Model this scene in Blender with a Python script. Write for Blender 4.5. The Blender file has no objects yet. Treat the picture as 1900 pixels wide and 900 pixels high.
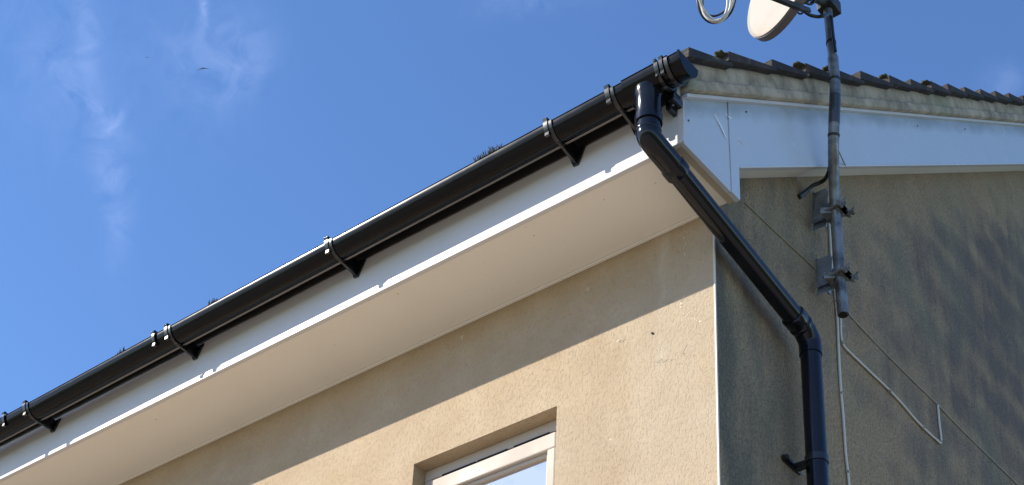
import bpy, bmesh, math, random
from mathutils import Vector, Matrix, noise
random.seed(7)
R = math.radians
scene = bpy.context.scene
col = scene.collection

# ------------------------------------------------------------------ camera
CAM = Vector((2.113, -3.438, -3.519))
AX = Vector((0.78179886, 0.6220281, 0.04326184))      # right
AY = Vector((0.27331452, -0.4042244, 0.87286987))     # up
AZ = Vector((-0.56043708, 0.67058458, 0.48603148))    # forward
cd = bpy.data.cameras.new('camera'); cam = bpy.data.objects.new('camera', cd); col.objects.link(cam)
cam.matrix_world = Matrix(((AX.x, AY.x, -AZ.x, CAM.x), (AX.y, AY.y, -AZ.y, CAM.y), (AX.z, AY.z, -AZ.z, CAM.z), (0, 0, 0, 1)))
cd.sensor_width = 36; cd.lens = 3040.75 / 1900 * 36; cd.shift_y = (1036.16 - 450) / 1900
cd.clip_start = .05; cd.clip_end = 2000
scene.camera = cam
scene.view_settings.view_transform = 'Standard'; scene.view_settings.look = 'None'
scene.view_settings.gamma = 1; scene.view_settings.exposure = 0.56

# ------------------------------------------------------------------ sky + sun
SUN = Vector((-1.05, -1.0, .952)).normalized()
world = bpy.data.worlds.new('World'); scene.world = world; world.use_nodes = True
wt = world.node_tree; wn = wt.nodes; wl = wt.links
bg = wn['Background']
sky = wn.new('ShaderNodeTexSky'); sky.sky_type = 'NISHITA'; sky.sun_disc = False
sky.sun_elevation = math.asin(SUN.z); sky.sun_rotation = math.atan2(SUN.x, SUN.y)
sky.altitude = 0; sky.air_density = 1.0; sky.dust_density = .0; sky.ozone_density = 2.0
bg.inputs['Strength'].default_value = .145

def wm(op, a, b=None, c=None, clamp=False):
    n = wn.new('ShaderNodeMath'); n.operation = op; n.use_clamp = clamp
    for i, v in enumerate((a, b, c)):
        if v is None: continue
        if isinstance(v, (int, float)): n.inputs[i].default_value = v
        else: wl.new(v, n.inputs[i])
    return n.outputs[0]
def wdot(vec, v):
    n = wn.new('ShaderNodeVectorMath'); n.operation = 'DOT_PRODUCT'; wl.new(vec, n.inputs[0]); n.inputs[1].default_value = v
    return n.outputs['Value']
tc = wn.new('ShaderNodeTexCoord')
n1 = wn.new('ShaderNodeTexNoise'); n1.inputs['Scale'].default_value = 14; n1.inputs['Detail'].default_value = 5
wl.new(tc.outputs['Generated'], n1.inputs['Vector'])
wsub = wn.new('ShaderNodeVectorMath'); wsub.operation = 'SUBTRACT'; wl.new(n1.outputs['Color'], wsub.inputs[0]); wsub.inputs[1].default_value = (.5, .5, .5)
wsc = wn.new('ShaderNodeVectorMath'); wsc.operation = 'SCALE'; wl.new(wsub.outputs[0], wsc.inputs[0]); wsc.inputs['Scale'].default_value = .03
wad = wn.new('ShaderNodeVectorMath'); wad.operation = 'ADD'; wl.new(tc.outputs['Generated'], wad.inputs[0]); wl.new(wsc.outputs[0], wad.inputs[1])
D = wad.outputs[0]
# fixed bearings of the patch of cirrus (east / up / out of the point it sits round)
CE, CU, CF = tuple(AX), tuple(AY), tuple(AZ)
df = wm('MAXIMUM', wdot(D, CF), .05)
U = wm('DIVIDE', wdot(D, CE), df); V = wm('DIVIDE', wdot(D, CU), df)
def streak(x0, y0, x1, y1, wid, amp):
    f = 3040.75
    a = Vector(((x0 - 950) / f, -(y0 - 1036) / f)); b = Vector(((x1 - 950) / f, -(y1 - 1036) / f))
    m = (a + b) / 2; d = (b - a); L = d.length / 2; d.normalize()
    du = wm('SUBTRACT', U, m.x); dv = wm('SUBTRACT', V, m.y)
    s = wm('ADD', wm('MULTIPLY', du, d.x / L), wm('MULTIPLY', dv, d.y / L))
    t = wm('ADD', wm('MULTIPLY', du, -d.y * f / wid), wm('MULTIPLY', dv, d.x * f / wid))
    q = wm('ADD', wm('MULTIPLY', s, s), wm('MULTIPLY', t, t))
    return wm('MULTIPLY', wm('EXPONENT', wm('MULTIPLY', q, -1.0)), amp)
tot = None
for s in ((115, 120, 225, 250, 13, .19), (190, 210, 218, 370, 26, .15), (240, 195, 205, 250, 10, .18), (368, -60, 380, 50, 9, .38),
          (400, 40, 470, 120, 60, .10), (495, 70, 420, 190, 38, .10), (60, -60, 150, 260, 110, .09), (330, -40, 380, 260, 90, .045), (200, 330, 215, 500, 30, .12), (330, 60, 430, 200, 60, .06),
          (150, -80, 175, 180, 25, .11), (1830, 140, 1900, 170, 40, .1), (900, 0, 1100, -20, 30, .12)):
    k = streak(*s); tot = k if tot is None else wm('ADD', tot, k)
n2 = wn.new('ShaderNodeTexNoise'); n2.inputs['Scale'].default_value = 46; n2.inputs['Detail'].default_value = 7; n2.inputs['Roughness'].default_value = .6
n2.inputs['Distortion'].default_value = .8
wl.new(tc.outputs['Generated'], n2.inputs['Vector'])
nr = wn.new('ShaderNodeMapRange'); nr.inputs['From Min'].default_value = .33; nr.inputs['From Max'].default_value = .68; wl.new(n2.outputs['Fac'], nr.inputs['Value'])
# thin cirrus over the rest of the sky too (it shows in the window glass)
n3 = wn.new('ShaderNodeTexNoise'); n3.inputs['Scale'].default_value = 5; n3.inputs['Detail'].default_value = 8; n3.inputs['Distortion'].default_value = 1.5
wl.new(tc.outputs['Generated'], n3.inputs['Vector'])
nr3 = wn.new('ShaderNodeMapRange'); nr3.inputs['From Min'].default_value = .36; nr3.inputs['From Max'].default_value = .72; nr3.inputs['To Max'].default_value = .45; wl.new(n3.outputs['Fac'], nr3.inputs['Value'])
south = wm('MULTIPLY', wdot(tc.outputs['Generated'], (0, -1, 0)), 1.6, clamp=True)
# unseen bright cirrus veil round the sun, added to brighten the window glass
added_veil = wm('MULTIPLY', wm('EXPONENT', wm('MULTIPLY', wm('SUBTRACT', wdot(tc.outputs['Generated'], tuple(SUN)), 1.0), 22.0)), wm('ADD', wm('MULTIPLY', nr.outputs[0], .9), .55))
cl = wm('ADD', wm('MULTIPLY', tot, nr.outputs[0]), wm('ADD', wm('MULTIPLY', nr3.outputs[0], south), added_veil), clamp=True)
mixw = wn.new('ShaderNodeMix'); mixw.data_type = 'RGBA'
wl.new(cl, mixw.inputs['Factor']); wl.new(sky.outputs[0], mixw.inputs['A']); mixw.inputs['B'].default_value = (4.2, 4.8, 6.2, 1)
hs = wn.new('ShaderNodeHueSaturation'); hs.inputs['Saturation'].default_value = 1.12
tint = wn.new('ShaderNodeMix'); tint.data_type = 'RGBA'; tint.blend_type = 'MULTIPLY'; tint.inputs['Factor'].default_value = 1; tint.inputs['B'].default_value = (.94, .985, 1.14, 1)
wl.new(mixw.outputs['Result'], hs.inputs['Color']); wl.new(hs.outputs[0], tint.inputs['A']); wl.new(tint.outputs['Result'], bg.inputs['Color'])

sl = bpy.data.lights.new('sun', 'SUN'); so = bpy.data.objects.new('sun', sl); col.objects.link(so)
sl.energy = 5; sl.angle = R(.53); sl.color = (1, .93, .82)
so.rotation_euler = (-SUN).to_track_quat('-Z', 'Y').to_euler(); so.location = SUN * 30

# ------------------------------------------------------------------ materials
def mat(name, base, rough=.6, metal=0, spec=.5, coat=0):
    m = bpy.data.materials.new(name); m.use_nodes = True
    b = m.node_tree.nodes['Principled BSDF']
    b.inputs['Base Color'].default_value = (*base, 1); b.inputs['Roughness'].default_value = rough
    b.inputs['Metallic'].default_value = metal; b.inputs['Specular IOR Level'].default_value = spec
    b.inputs['Coat Weight'].default_value = coat; b.inputs['Coat Roughness'].default_value = .12
    return m
class NT:
    def __init__(s, m): s.m = m; s.n = m.node_tree.nodes; s.l = m.node_tree.links; s.b = s.n['Principled BSDF']
    def co(s, scale=(1, 1, 1), rot=(0, 0, 0)):
        t = s.n.new('ShaderNodeTexCoord'); mp = s.n.new('ShaderNodeMapping'); mp.inputs['Scale'].default_value = scale; mp.inputs['Rotation'].default_value = rot
        s.l.new(t.outputs['Object'], mp.inputs['Vector']); return mp.outputs[0]
    def noise(s, sc, det=4, rough=.55, vec=None, dist=0, out='Fac'):
        n = s.n.new('ShaderNodeTexNoise'); n.inputs['Scale'].default_value = sc; n.inputs['Detail'].default_value = det
        n.inputs['Roughness'].default_value = rough; n.inputs['Distortion'].default_value = dist
        s.l.new(vec if vec is not None else s.co(), n.inputs['Vector']); return n.outputs[out]
    def rng(s, v, a, b, c=0, d=1):
        n = s.n.new('ShaderNodeMapRange'); s.l.new(v, n.inputs['Value'])
        for k, x in zip(('From Min', 'From Max', 'To Min', 'To Max'), (a, b, c, d)): n.inputs[k].default_value = x
        return n.outputs[0]
    def math(s, op, a, b=None):
        n = s.n.new('ShaderNodeMath'); n.operation = op
        for i, v in enumerate((a, b)):
            if v is None: continue
            if isinstance(v, (int, float)): n.inputs[i].default_value = v
            else: s.l.new(v, n.inputs[i])
        return n.outputs[0]
    def mix(s, f, a, b, blend='MIX'):
        n = s.n.new('ShaderNodeMix'); n.data_type = 'RGBA'; n.blend_type = blend
        for k, v in (('Factor', f), ('A', a), ('B', b)):
            if isinstance(v, tuple): n.inputs[k].default_value = (*v, 1) if len(v) == 3 else v
            elif isinstance(v, (int, float)): n.inputs[k].default_value = v
            else: s.l.new(v, n.inputs[k])
        return n.outputs['Result']
    def xyz(s, vec=None):
        n = s.n.new('ShaderNodeSeparateXYZ'); s.l.new(vec if vec is not None else s.co(), n.inputs[0]); return n.outputs
    def bump(s, h, strength=.3, dist=.01, prev=None):
        n = s.n.new('ShaderNodeBump'); n.inputs['Strength'].default_value = strength; n.inputs['Distance'].default_value = dist
        s.l.new(h, n.inputs['Height'])
        if prev is not None: s.l.new(prev, n.inputs['Normal'])
        s.l.new(n.outputs[0], s.b.inputs['Normal']); return n.outputs[0]
    def color(s, c): s.l.new(c, s.b.inputs['Base Color'])
    def rough(s, c): s.l.new(c, s.b.inputs['Roughness'])

def render_mat(name, base, dark, light, gable=False):
    m = mat(name, base, .92, spec=.25); t = NT(m)
    warp = t.noise(9, 3, out='Color')
    v = t.co()
    a = t.n.new('ShaderNodeVectorMath'); a.operation = 'MULTIPLY_ADD'; t.l.new(warp, a.inputs[0]); a.inputs[1].default_value = (.05, .05, .05); t.l.new(v, a.inputs[2])
    big = t.noise(1.1, 5, .6, vec=a.outputs[0]); mid = t.noise(5.5, 5, .6); fine = t.noise(60, 4, .6)
    c = t.mix(t.rng(big, .35, .68), base, dark)
    c = t.mix(t.rng(mid, .42, .68, 0, .6), c, light)
    # worm-like dashes of the roughcast
    st = t.co((1.0, 1.0, .55)); worm = t.noise(115, 4, .65, vec=st, dist=.7)
    st2 = t.co((1.0, 1.0, .6)); worm2 = t.noise(150, 2, .5, vec=st2, dist=.6)
    c = t.mix(t.rng(worm, .36, .46, .35, 0), c, tuple(x * .62 for x in base))
    c = t.mix(t.rng(fine, .3, .7, .12, 0), c, dark)
    if gable:
        o = t.xyz(); yy, zz = o['Y'], o['Z']
        # algae: long vertical drips that start below a slanting line and thicken to the right
        dv = t.co((1, 6.5, 1.5)); drip = t.noise(2.0, 9, .74, vec=dv)
        dg = t.co((1, 2.6, 2.6), (R(38), 0, 0)); diag = t.noise(2.0, 3, .5, vec=dg)
        blot = t.noise(1.7, 4, .6)
        s = t.math('ADD', t.math('ADD', t.math('MULTIPLY', drip, 1.15), t.math('MULTIPLY', diag, .75)), t.math('MULTIPLY', blot, .25))
        reach = t.rng(yy, .7, 1.9, -.40, .10)
        top = t.rng(t.math('SUBTRACT', zz, t.math('MULTIPLY', yy, .68)), -.12, .10, .0, -.55)
        low = t.rng(t.math('SUBTRACT', zz, t.math('MULTIPLY', yy, .30)), -.9, -.15, -.22, 0)
        s = t.math('ADD', t.math('ADD', t.math('ADD', s, reach), top), low)
        # block courses ghost through the algae as paler bands
        jz = t.math('ABSOLUTE', t.math('SUBTRACT', t.math('FRACT', t.math('ADD', t.math('DIVIDE', zz, .225), t.math('MULTIPLY', diag, .35))), .5))
        jy = t.math('ABSOLUTE', t.math('SUBTRACT', t.math('FRACT', t.math('ADD', t.math('DIVIDE', yy, .225), t.math('MULTIPLY', drip, .6))), .5))
        s = t.math('SUBTRACT', s, t.math('MULTIPLY', t.rng(jz, .16, .5, .0, .34), t.rng(t.noise(3.5, 3), .3, .6)))
        s = t.math('SUBTRACT', s, t.math('MULTIPLY', t.rng(jy, .2, .5, .0, .22), t.rng(t.noise(4.1, 3), .35, .6)))
        c = t.mix(t.rng(s, .60, 1.18, 0, .82), c, (.135, .112, .108))
        # pale green film
        c = t.mix(t.rng(t.noise(2.3, 4), .48, .7, 0, .3), c, (.30, .31, .20))
        # shade beside the pipe painted in, darkest at the corner, broken by noise
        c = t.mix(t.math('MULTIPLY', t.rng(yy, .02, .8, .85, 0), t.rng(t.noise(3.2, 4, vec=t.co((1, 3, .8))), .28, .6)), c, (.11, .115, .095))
    else:
        # pale leached streak under the eaves near the corner
        o = t.xyz(a.outputs[0]); xx, zz = o['X'], o['Z']
        band = t.rng(t.math('ABSOLUTE', t.math('ADD', xx, .17)), .0, .035, 1, 0)
        band = t.math('MULTIPLY', band, t.rng(t.noise(7, 4, vec=t.co((1, 1, .4))), .38, .58, 0, .8))
        band = t.math('MULTIPLY', band, t.rng(zz, -.62, -.45, 0, 1))
        c = t.mix(band, c, (.56, .51, .41))
        fl = t.math('MULTIPLY', t.rng(t.noise(42, 3, .6, vec=t.co((1, 1, .7))), .66, .72), t.rng(t.noise(2.2, 3), .5, .62))
        c = t.mix(t.math('MULTIPLY', fl, .7), c, (.66, .60, .48))
        damp = t.math('MULTIPLY', t.rng(xx, -.75, -.02, .15, 1), t.rng(t.noise(3.3, 5, vec=t.co((1, 1, .6))), .38, .60, 0, .65))
        c = t.mix(damp, c, (.43, .355, .255))
    if gable:
        c = t.mix(t.rng(t.noise(130, 4, .75), .42, .62, .38, 0), c, (.07, .06, .05))
        c = t.mix(t.rng(t.noise(170, 3, .7), .56, .70, 0, .35), c, (.50, .42, .33))
    t.color(c)
    h = t.math('ADD', t.math('MULTIPLY', t.rng(worm, .34, .5), 1.0), t.math('MULTIPLY', worm2, .45))
    h = t.math('ADD', h, t.math('MULTIPLY', t.noise(14, 3), .9))
    t.bump(h, .42 if not gable else .75, .0038)
    return m
M = {}
M['front'] = render_mat('sand_render', (.44, .33, .21), (.39, .295, .195), (.50, .40, .28))
M['gable'] = render_mat('weathered_render', (.44, .315, .185), (.34, .25, .155), (.49, .365, .23), True)

def upvc(name, base=(.62, .61, .61), rough=.38, dirt=.2, dirtcol=(.42, .42, .36), spec=.5):
    m = mat(name, base, rough, spec=spec); t = NT(m)
    n = t.noise(2.2, 5, .65, vec=t.co((1, 1, 2.2))); c = t.mix(t.rng(n, .5, .8, 0, dirt), base, dirtcol)
    sp = t.noise(95, 2, .5); c = t.mix(t.rng(sp, .71, .76, 0, .5), c, dirtcol); t.color(c)
    t.rough(t.rng(t.noise(5, 3), .3, .7, rough * .8, rough * 1.5))
    t.bump(t.noise(3.5, 2), .12, .02)
    return m
M['upvc'] = upvc('white_upvc', spec=.3); M['soffit'] = upvc('soffit_upvc', (.82, .785, .71), .4, .12, (.55, .5, .42))
M['barge'] = upvc('gloss_barge', (.55, .60, .66), .2, .22, (.45, .5, .5))
t = NT(M['barge']); o_ = t.xyz(); g_ = t.math('SUBTRACT', o_['Z'], t.math('MULTIPLY', o_['Y'], .742))
old = t.b.inputs['Base Color'].links[0].from_socket
gr_ = t.math('MULTIPLY', t.rng(t.math('ADD', g_, t.math('MULTIPLY', t.noise(6, 5, .6, vec=t.co((1, 1.5, .5))), .09)), .375, .43, 0, 1), t.rng(t.noise(3, 4), .3, .6, .35, .75))
t.color(t.mix(gr_, old, (.27, .285, .24)))
M['bargetop'] = upvc('stained_barge', (.50, .54, .55), .3, .5, (.34, .37, .33))
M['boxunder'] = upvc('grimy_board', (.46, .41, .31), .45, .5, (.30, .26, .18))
M['frame'] = upvc('window_frame', (.50, .435, .37), .55, .1, spec=.2)
def black(name, rough=.14, base=(.008, .009, .011), dust=.18, spec=.6, vary=1):
    m = mat(name, base, rough, spec=spec); t = NT(m)
    n = t.noise(7, 6, .65); c = t.mix(t.rng(n, .5, .8, 0, dust), base, (.05, .05, .048)); t.color(c)
    t.rough(t.rng(t.noise(11, 5, .6), .35, .75, rough * (1 - .25 * vary), rough * (1 + .9 * vary)))
    t.bump(t.noise(4, 2), .03, .01); return m
M['gutter'] = black('black_gutter', .19, (.002, .0023, .003), .06, spec=.2, vary=.25); M['pipe'] = black('black_pipe', .13, (.005, .006, .010), .12, spec=.35); M['bracket'] = black('black_bracket', .22)
M['reflection_line'] = black('reflection_grey', .3, (.26, .245, .23), spec=.5)
M['cable_black'] = black('black_cable', .35)
m = mat('galvanised', (.33, .35, .37), .36, .45); t = NT(m)
t.color(t.mix(t.rng(t.noise(16, 5, .6), .42, .68), (.23, .245, .25), (.06, .06, .06))); t.rough(t.rng(t.noise(9, 4), .3, .7, .28, .55)); t.bump(t.noise(30, 3), .15, .003); M['galv'] = m
m = mat('aged_steel', (.2, .2, .19), .5, .4); t = NT(m)
t.color(t.mix(t.rng(t.noise(22, 5, .6), .45, .62), (.24, .26, .27), (.12, .085, .055))); M['rusty'] = m
m = mat('bracket_plate_steel', (.26, .29, .33), .45, .5); t = NT(m)
t.color(t.mix(t.rng(t.noise(18, 4), .4, .7), (.30, .335, .38), (.13, .15, .17))); M['plate'] = m
M['tape'] = mat('dark_tape', (.02, .02, .02), .6)
m = mat('dish_paint', (.78, .75, .70), .4); t = NT(m)
t.color(t.mix(t.rng(t.noise(5, 5, .6), .46, .68, 0, .6), (.38, .345, .28), (.37, .275, .17))); M['dish'] = m
M['dishback'] = mat('dish_back', (.16, .15, .16), .5)
M['dark_metal'] = mat('dark_metal', (.035, .034, .032), .45, .3)
M['cable_white'] = mat('white_cable', (.62, .60, .55), .5); M['cable_grey'] = mat('grey_cable', (.34, .33, .28), .7)
M['wire_paint'] = mat('painted_wire', (.27, .235, .165), .85)
m = mat('mortar', (.36, .35, .29), .95); t = NT(m)
c = t.mix(t.rng(t.noise(9, 5, .65), .4, .65), (.50, .41, .295), (.24, .195, .14)); c = t.mix(t.rng(t.noise(4, 4), .55, .7, 0, .5), c, (.2, .23, .12))
t.color(c); t.bump(t.noise(45, 5, .7), .7, .008); M['mortar'] = m
m = mat('roof_tile', (.05, .045, .045), .85); t = NT(m)
c = t.mix(t.rng(t.noise(11, 5, .65), .4, .65), (.014, .013, .015), (.05, .032, .025)); c = t.mix(t.rng(t.noise(20, 5, .6), .6, .72, 0, .8), c, (.15, .15, .08))
t.color(c); t.bump(t.noise(60, 5, .7), .6, .006); M['tile'] = m
m = mat('moss', (.02, .022, .012), .9); M['gloss_smear'] = mat('gloss_smear', (.9, .9, .88), .4); M['moss'] = m; M['pole_shade'] = black('pole_shade_dark', .3, (.035, .038, .04)); M['strip'] = mat('gutter_shade_black', (.035, .033, .03), .45); M['felt'] = mat('black_felt', (.02, .02, .02), .8)
m = mat('moss_green', (.045, .045, .018), .95); M['mossg'] = m
m = mat('repair_filler', (.58, .50, .37), .9, spec=.2); M['filler'] = m
M['bead'] = mat('corner_bead', (.60, .56, .47), .5)
M['dark'] = mat('dark_hole', (.015, .013, .012), .9)
M['bird'] = mat('bird_feathers', (.012, .012, .013), .8)
M['curtain'] = mat('net_reflection_blue', (.6, .65, .7), .9); t = NT(M['curtain'])
t.color(t.mix(t.rng(t.noise(6, 5, .6, vec=t.co((1, 1, 1), (0, .5, 0)), dist=1.2), .42, .62), (.12, .165, .24), (.34, .40, .50)))  # mottled blue paints the sky's reflection in the pane into the net
M['room'] = mat('room_dark', (.05, .05, .055), .9)
# glass: real reflection over see-through
g = bpy.data.materials.new('window_glass'); g.use_nodes = True; gn = g.node_tree.nodes; gl = g.node_tree.links; gn.clear()
go = gn.new('ShaderNodeOutputMaterial'); gm = gn.new('ShaderNodeMixShader'); gt = gn.new('ShaderNodeBsdfTransparent'); gg = gn.new('ShaderNodeBsdfGlossy'); gf = gn.new('ShaderNodeFresnel')
gf.inputs[0].default_value = 3.2; gg.inputs['Roughness'].default_value = .015; gt.inputs[0].default_value = (.86, .9, .92, 1)
gl.new(gf.outputs[0], gm.inputs[0]); gl.new(gt.outputs[0], gm.inputs[1]); gl.new(gg.outputs[0], gm.inputs[2]); gl.new(gm.outputs[0], go.inputs[0]); M['glass'] = g
m = mat('ground_concrete', (.34, .31, .27), .9); t = NT(m)
t.color(t.mix(t.rng(t.noise(.5, 6, .6), .4, .62), (.35, .285, .225), (.26, .21, .165))); M['drive'] = m
m = mat('grass', (.06, .10, .03), .95); t = NT(m)
t.color(t.mix(t.rng(t.noise(.3, 6, .7), .4, .62), (.07, .10, .03), (.045, .075, .025))); M['grass'] = m

# ------------------------------------------------------------------ helpers
def obj(name, bm, m, parent=None, smooth=False, bevel=0):
    me = bpy.data.meshes.new(name)
    bmesh.ops.recalc_face_normals(bm, faces=bm.faces)
    bm.to_mesh(me); bm.free()
    if not isinstance(m, (list, tuple)): m = [m]
    for x in m: me.materials.append(x)
    o = bpy.data.objects.new(name, me); col.objects.link(o)
    if parent is not None:
        o.parent = parent
        acc = Vector(); p = parent
        while p is not None: acc += p.location; p = p.parent
        o.location = -acc                       # parts are built in world coordinates
    if smooth:
        for p in me.polygons: p.use_smooth = True
    if bevel:
        b = o.modifiers.new('bevel', 'BEVEL'); b.width = bevel; b.segments = 2; b.limit_method = 'ANGLE'; b.angle_limit = R(40)
    return o
def tag(o, label, cat, group=None):
    o['label'] = label; o['category'] = cat
    if group: o['group'] = group
    return o
def thing(name, label, cat, loc, group=None):
    o = bpy.data.objects.new(name, None); col.objects.link(o); o.location = loc; o.empty_display_size = .1
    return tag(o, label, cat, group)
def box(bm, a, b):
    vs = [bm.verts.new((x, y, z)) for x in (a[0], b[0]) for y in (a[1], b[1]) for z in (a[2], b[2])]
    for f in ((0, 1, 3, 2), (4, 6, 7, 5), (0, 4, 5, 1), (2, 3, 7, 6), (0, 2, 6, 4), (1, 5, 7, 3)): bm.faces.new([vs[i] for i in f])
def boxo(name, a, b, m, parent=None, bevel=0):
    bm = bmesh.new(); box(bm, a, b); return obj(name, bm, m, parent, bevel=bevel)
def prism(bm, poly, axis, lo, hi):
    """polygon given in the two other axes, extruded along axis"""
    def P(u, v, w): return {0: (w, u, v), 1: (u, w, v), 2: (u, v, w)}[axis]
    A = [bm.verts.new(P(u, v, lo)) for u, v in poly]; B = [bm.verts.new(P(u, v, hi)) for u, v in poly]
    n = len(poly); bm.faces.new(A); bm.faces.new(B[::-1])
    for i in range(n): bm.faces.new((A[i], B[i], B[(i + 1) % n], A[(i + 1) % n]))
def obox(bm, c, ax, ay, az, sx, sy, sz):
    c, ax, ay, az = map(Vector, (c, ax, ay, az))
    vs = [bm.verts.new(c + ax * i * sx / 2 + ay * j * sy / 2 + az * k * sz / 2) for i in (-1, 1) for j in (-1, 1) for k in (-1, 1)]
    for f in ((0, 1, 3, 2), (4, 6, 7, 5), (0, 4, 5, 1), (2, 3, 7, 6), (0, 2, 6, 4), (1, 5, 7, 3)): bm.faces.new([vs[i] for i in f])
def spline(pts, n=6):
    pts = [Vector(p) for p in pts]; out = []
    for i in range(len(pts) - 1):
        p0 = pts[max(i - 1, 0)]; p1 = pts[i]; p2 = pts[i + 1]; p3 = pts[min(i + 2, len(pts) - 1)]
        for k in range(n):
            t = k / n
            out.append(.5 * ((2 * p1) + (p2 - p0) * t + (2 * p0 - 5 * p1 + 4 * p2 - p3) * t * t + (3 * p1 - p0 - 3 * p2 + p3) * t ** 3))
    out.append(pts[-1]); return out
def tube(bm, pts, r, seg=16, cap=True):
    pts = [Vector(p) for p in pts]; rs = r if isinstance(r, (list, tuple)) else [r] * len(pts)
    t0 = (pts[1] - pts[0]).normalized(); up = Vector((0, 0, 1)) if abs(t0.z) < .9 else Vector((1, 0, 0))
    n = t0.cross(up).normalized(); rings = []
    for i, p in enumerate(pts):
        a = pts[max(i - 1, 0)]; b = pts[min(i + 1, len(pts) - 1)]; t = (b - a).normalized()
        n = (n - t * n.dot(t)).normalized(); bn = t.cross(n)
        rings.append([bm.verts.new(p + (n * math.cos(2 * math.pi * k / seg) + bn * math.sin(2 * math.pi * k / seg)) * rs[i]) for k in range(seg)])
    for A, B in zip(rings, rings[1:]):
        for k in range(seg): bm.faces.new((A[k], A[(k + 1) % seg], B[(k + 1) % seg], B[k]))
    if cap: bm.faces.new(rings[0][::-1]); bm.faces.new(rings[-1])
def tubeo(name, pts, r, m, parent=None, seg=16, cap=True):
    bm = bmesh.new(); tube(bm, pts, r, seg, cap); o = obj(name, bm, m, parent, smooth=True)
    e = o.modifiers.new('split', 'EDGE_SPLIT'); e.split_angle = R(50); return o
def at(px, py, axis, val):
    """point of the photograph on a building plane (used to read off where things stand)"""
    d = AX * ((px - 950) / 3040.75) - AY * ((py - 1036.16) / 3040.75) + AZ
    return CAM + d * ((val - CAM[axis]) / d[axis])

GZ = -5.12            # ground level, soffit is z = 0
XB = .0935            # outer face of the bargeboard
SD = -.315            # face of the fascia
XL = -9.0             # far end of the house
RY = 3.9              # ridge
# ------------------------------------------------------------------ ground
bm = bmesh.new(); s = 700
bm.faces.new([bm.verts.new(p) for p in ((-s, -s, GZ), (s, -s, GZ), (s, s, GZ), (-s, s, GZ))]); o = obj('ground', bm, M['grass']); o['kind'] = 'structure'
bm = bmesh.new()
bm.faces.new([bm.verts.new(p) for p in ((-12, -14, GZ + .004), (7, -14, GZ + .004), (7, 12, GZ + .004), (-12, 12, GZ + .004))]); o = obj('driveway', bm, M['drive']); o['kind'] = 'structure'

# ------------------------------------------------------------------ house
house = thing('house', 'rendered house corner with sand coloured front, weathered grey gable, white eaves and tiled roof', 'house', (-4.5, 4, GZ))
WINS = [(-1.22, -.603, -1.56, -.512), (-4.3, -3.1, -1.56, -.512), (-7.6, -6.4, -1.56, -.512), (-4.6, -2.9, -4.2, -2.9), (-1.6, -.7, GZ + .08, -3.0)]
WY = 7.8
bm = bmesh.new()
xs = sorted({XL, 0.0} | {w[0] for w in WINS} | {w[1] for w in WINS}); zs = sorted({GZ, .2} | {w[2] for w in WINS} | {w[3] for w in WINS})
def inside(x, z): return any(w[0] < x < w[1] and w[2] < z < w[3] for w in WINS)
for i in range(len(xs) - 1):
    for j in range(len(zs) - 1):
        if inside((xs[i] + xs[i + 1]) / 2, (zs[j] + zs[j + 1]) / 2): continue
        bm.faces.new([bm.verts.new(p) for p in ((xs[i], 0, zs[j]), (xs[i + 1], 0, zs[j]), (xs[i + 1], 0, zs[j + 1]), (xs[i], 0, zs[j + 1]))])
for x0, x1, z0, z1 in WINS:      # reveals
    for q in (((x0, 0, z0), (x0, .25, z0), (x0, .25, z1), (x0, 0, z1)), ((x1, 0, z0), (x1, 0, z1), (x1, .25, z1), (x1, .25, z0)),
              ((x0, 0, z1), (x0, .25, z1), (x1, .25, z1), (x1, 0, z1)), ((x0, 0, z0), (x1, 0, z0), (x1, .25, z0), (x0, .25, z0))):
        bm.faces.new([bm.verts.new(p) for p in q])
bmesh.ops.remove_doubles(bm, verts=bm.verts, dist=1e-5)
obj('front_wall', bm, M['front'], house)
bm = bmesh.new()
zt = lambda y: .16 + .75 * y if y <= RY else .16 + .75 * (2 * RY - y)
prism(bm, [(0.0015, GZ), (WY, GZ), (WY, zt(WY)), (RY, zt(RY)), (0.0015, zt(0))], 0, -.22, 0)
obj('gable_wall', bm, M['gable'], house)
bm = bmesh.new(); box(bm, (XL, WY - .22, GZ), (-.225, WY, .16)); obj('back_wall', bm, M['front'], house)
bm = bmesh.new(); prism(bm, [(0.0015, GZ), (WY - .23, GZ), (WY - .23, zt(WY - .23)), (RY, zt(RY)), (0.0015, zt(0))], 0, XL, XL + .2); obj('gable_wall', bm, M['gable'], house)
bm = bmesh.new(); prism(bm, [(-.006, -.012), (.0045, -.012), (.0045, .0035), (-.0005, .0035)][:4] and [(-.003, -.0022), (.0022, -.0022), (.0022, .004), (.0010, .004), (.0010, -.0006), (-.003, -.0006)], 2, GZ + .1, -.004)
o = obj('corner_bead', bm, M['bead'], house)

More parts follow.
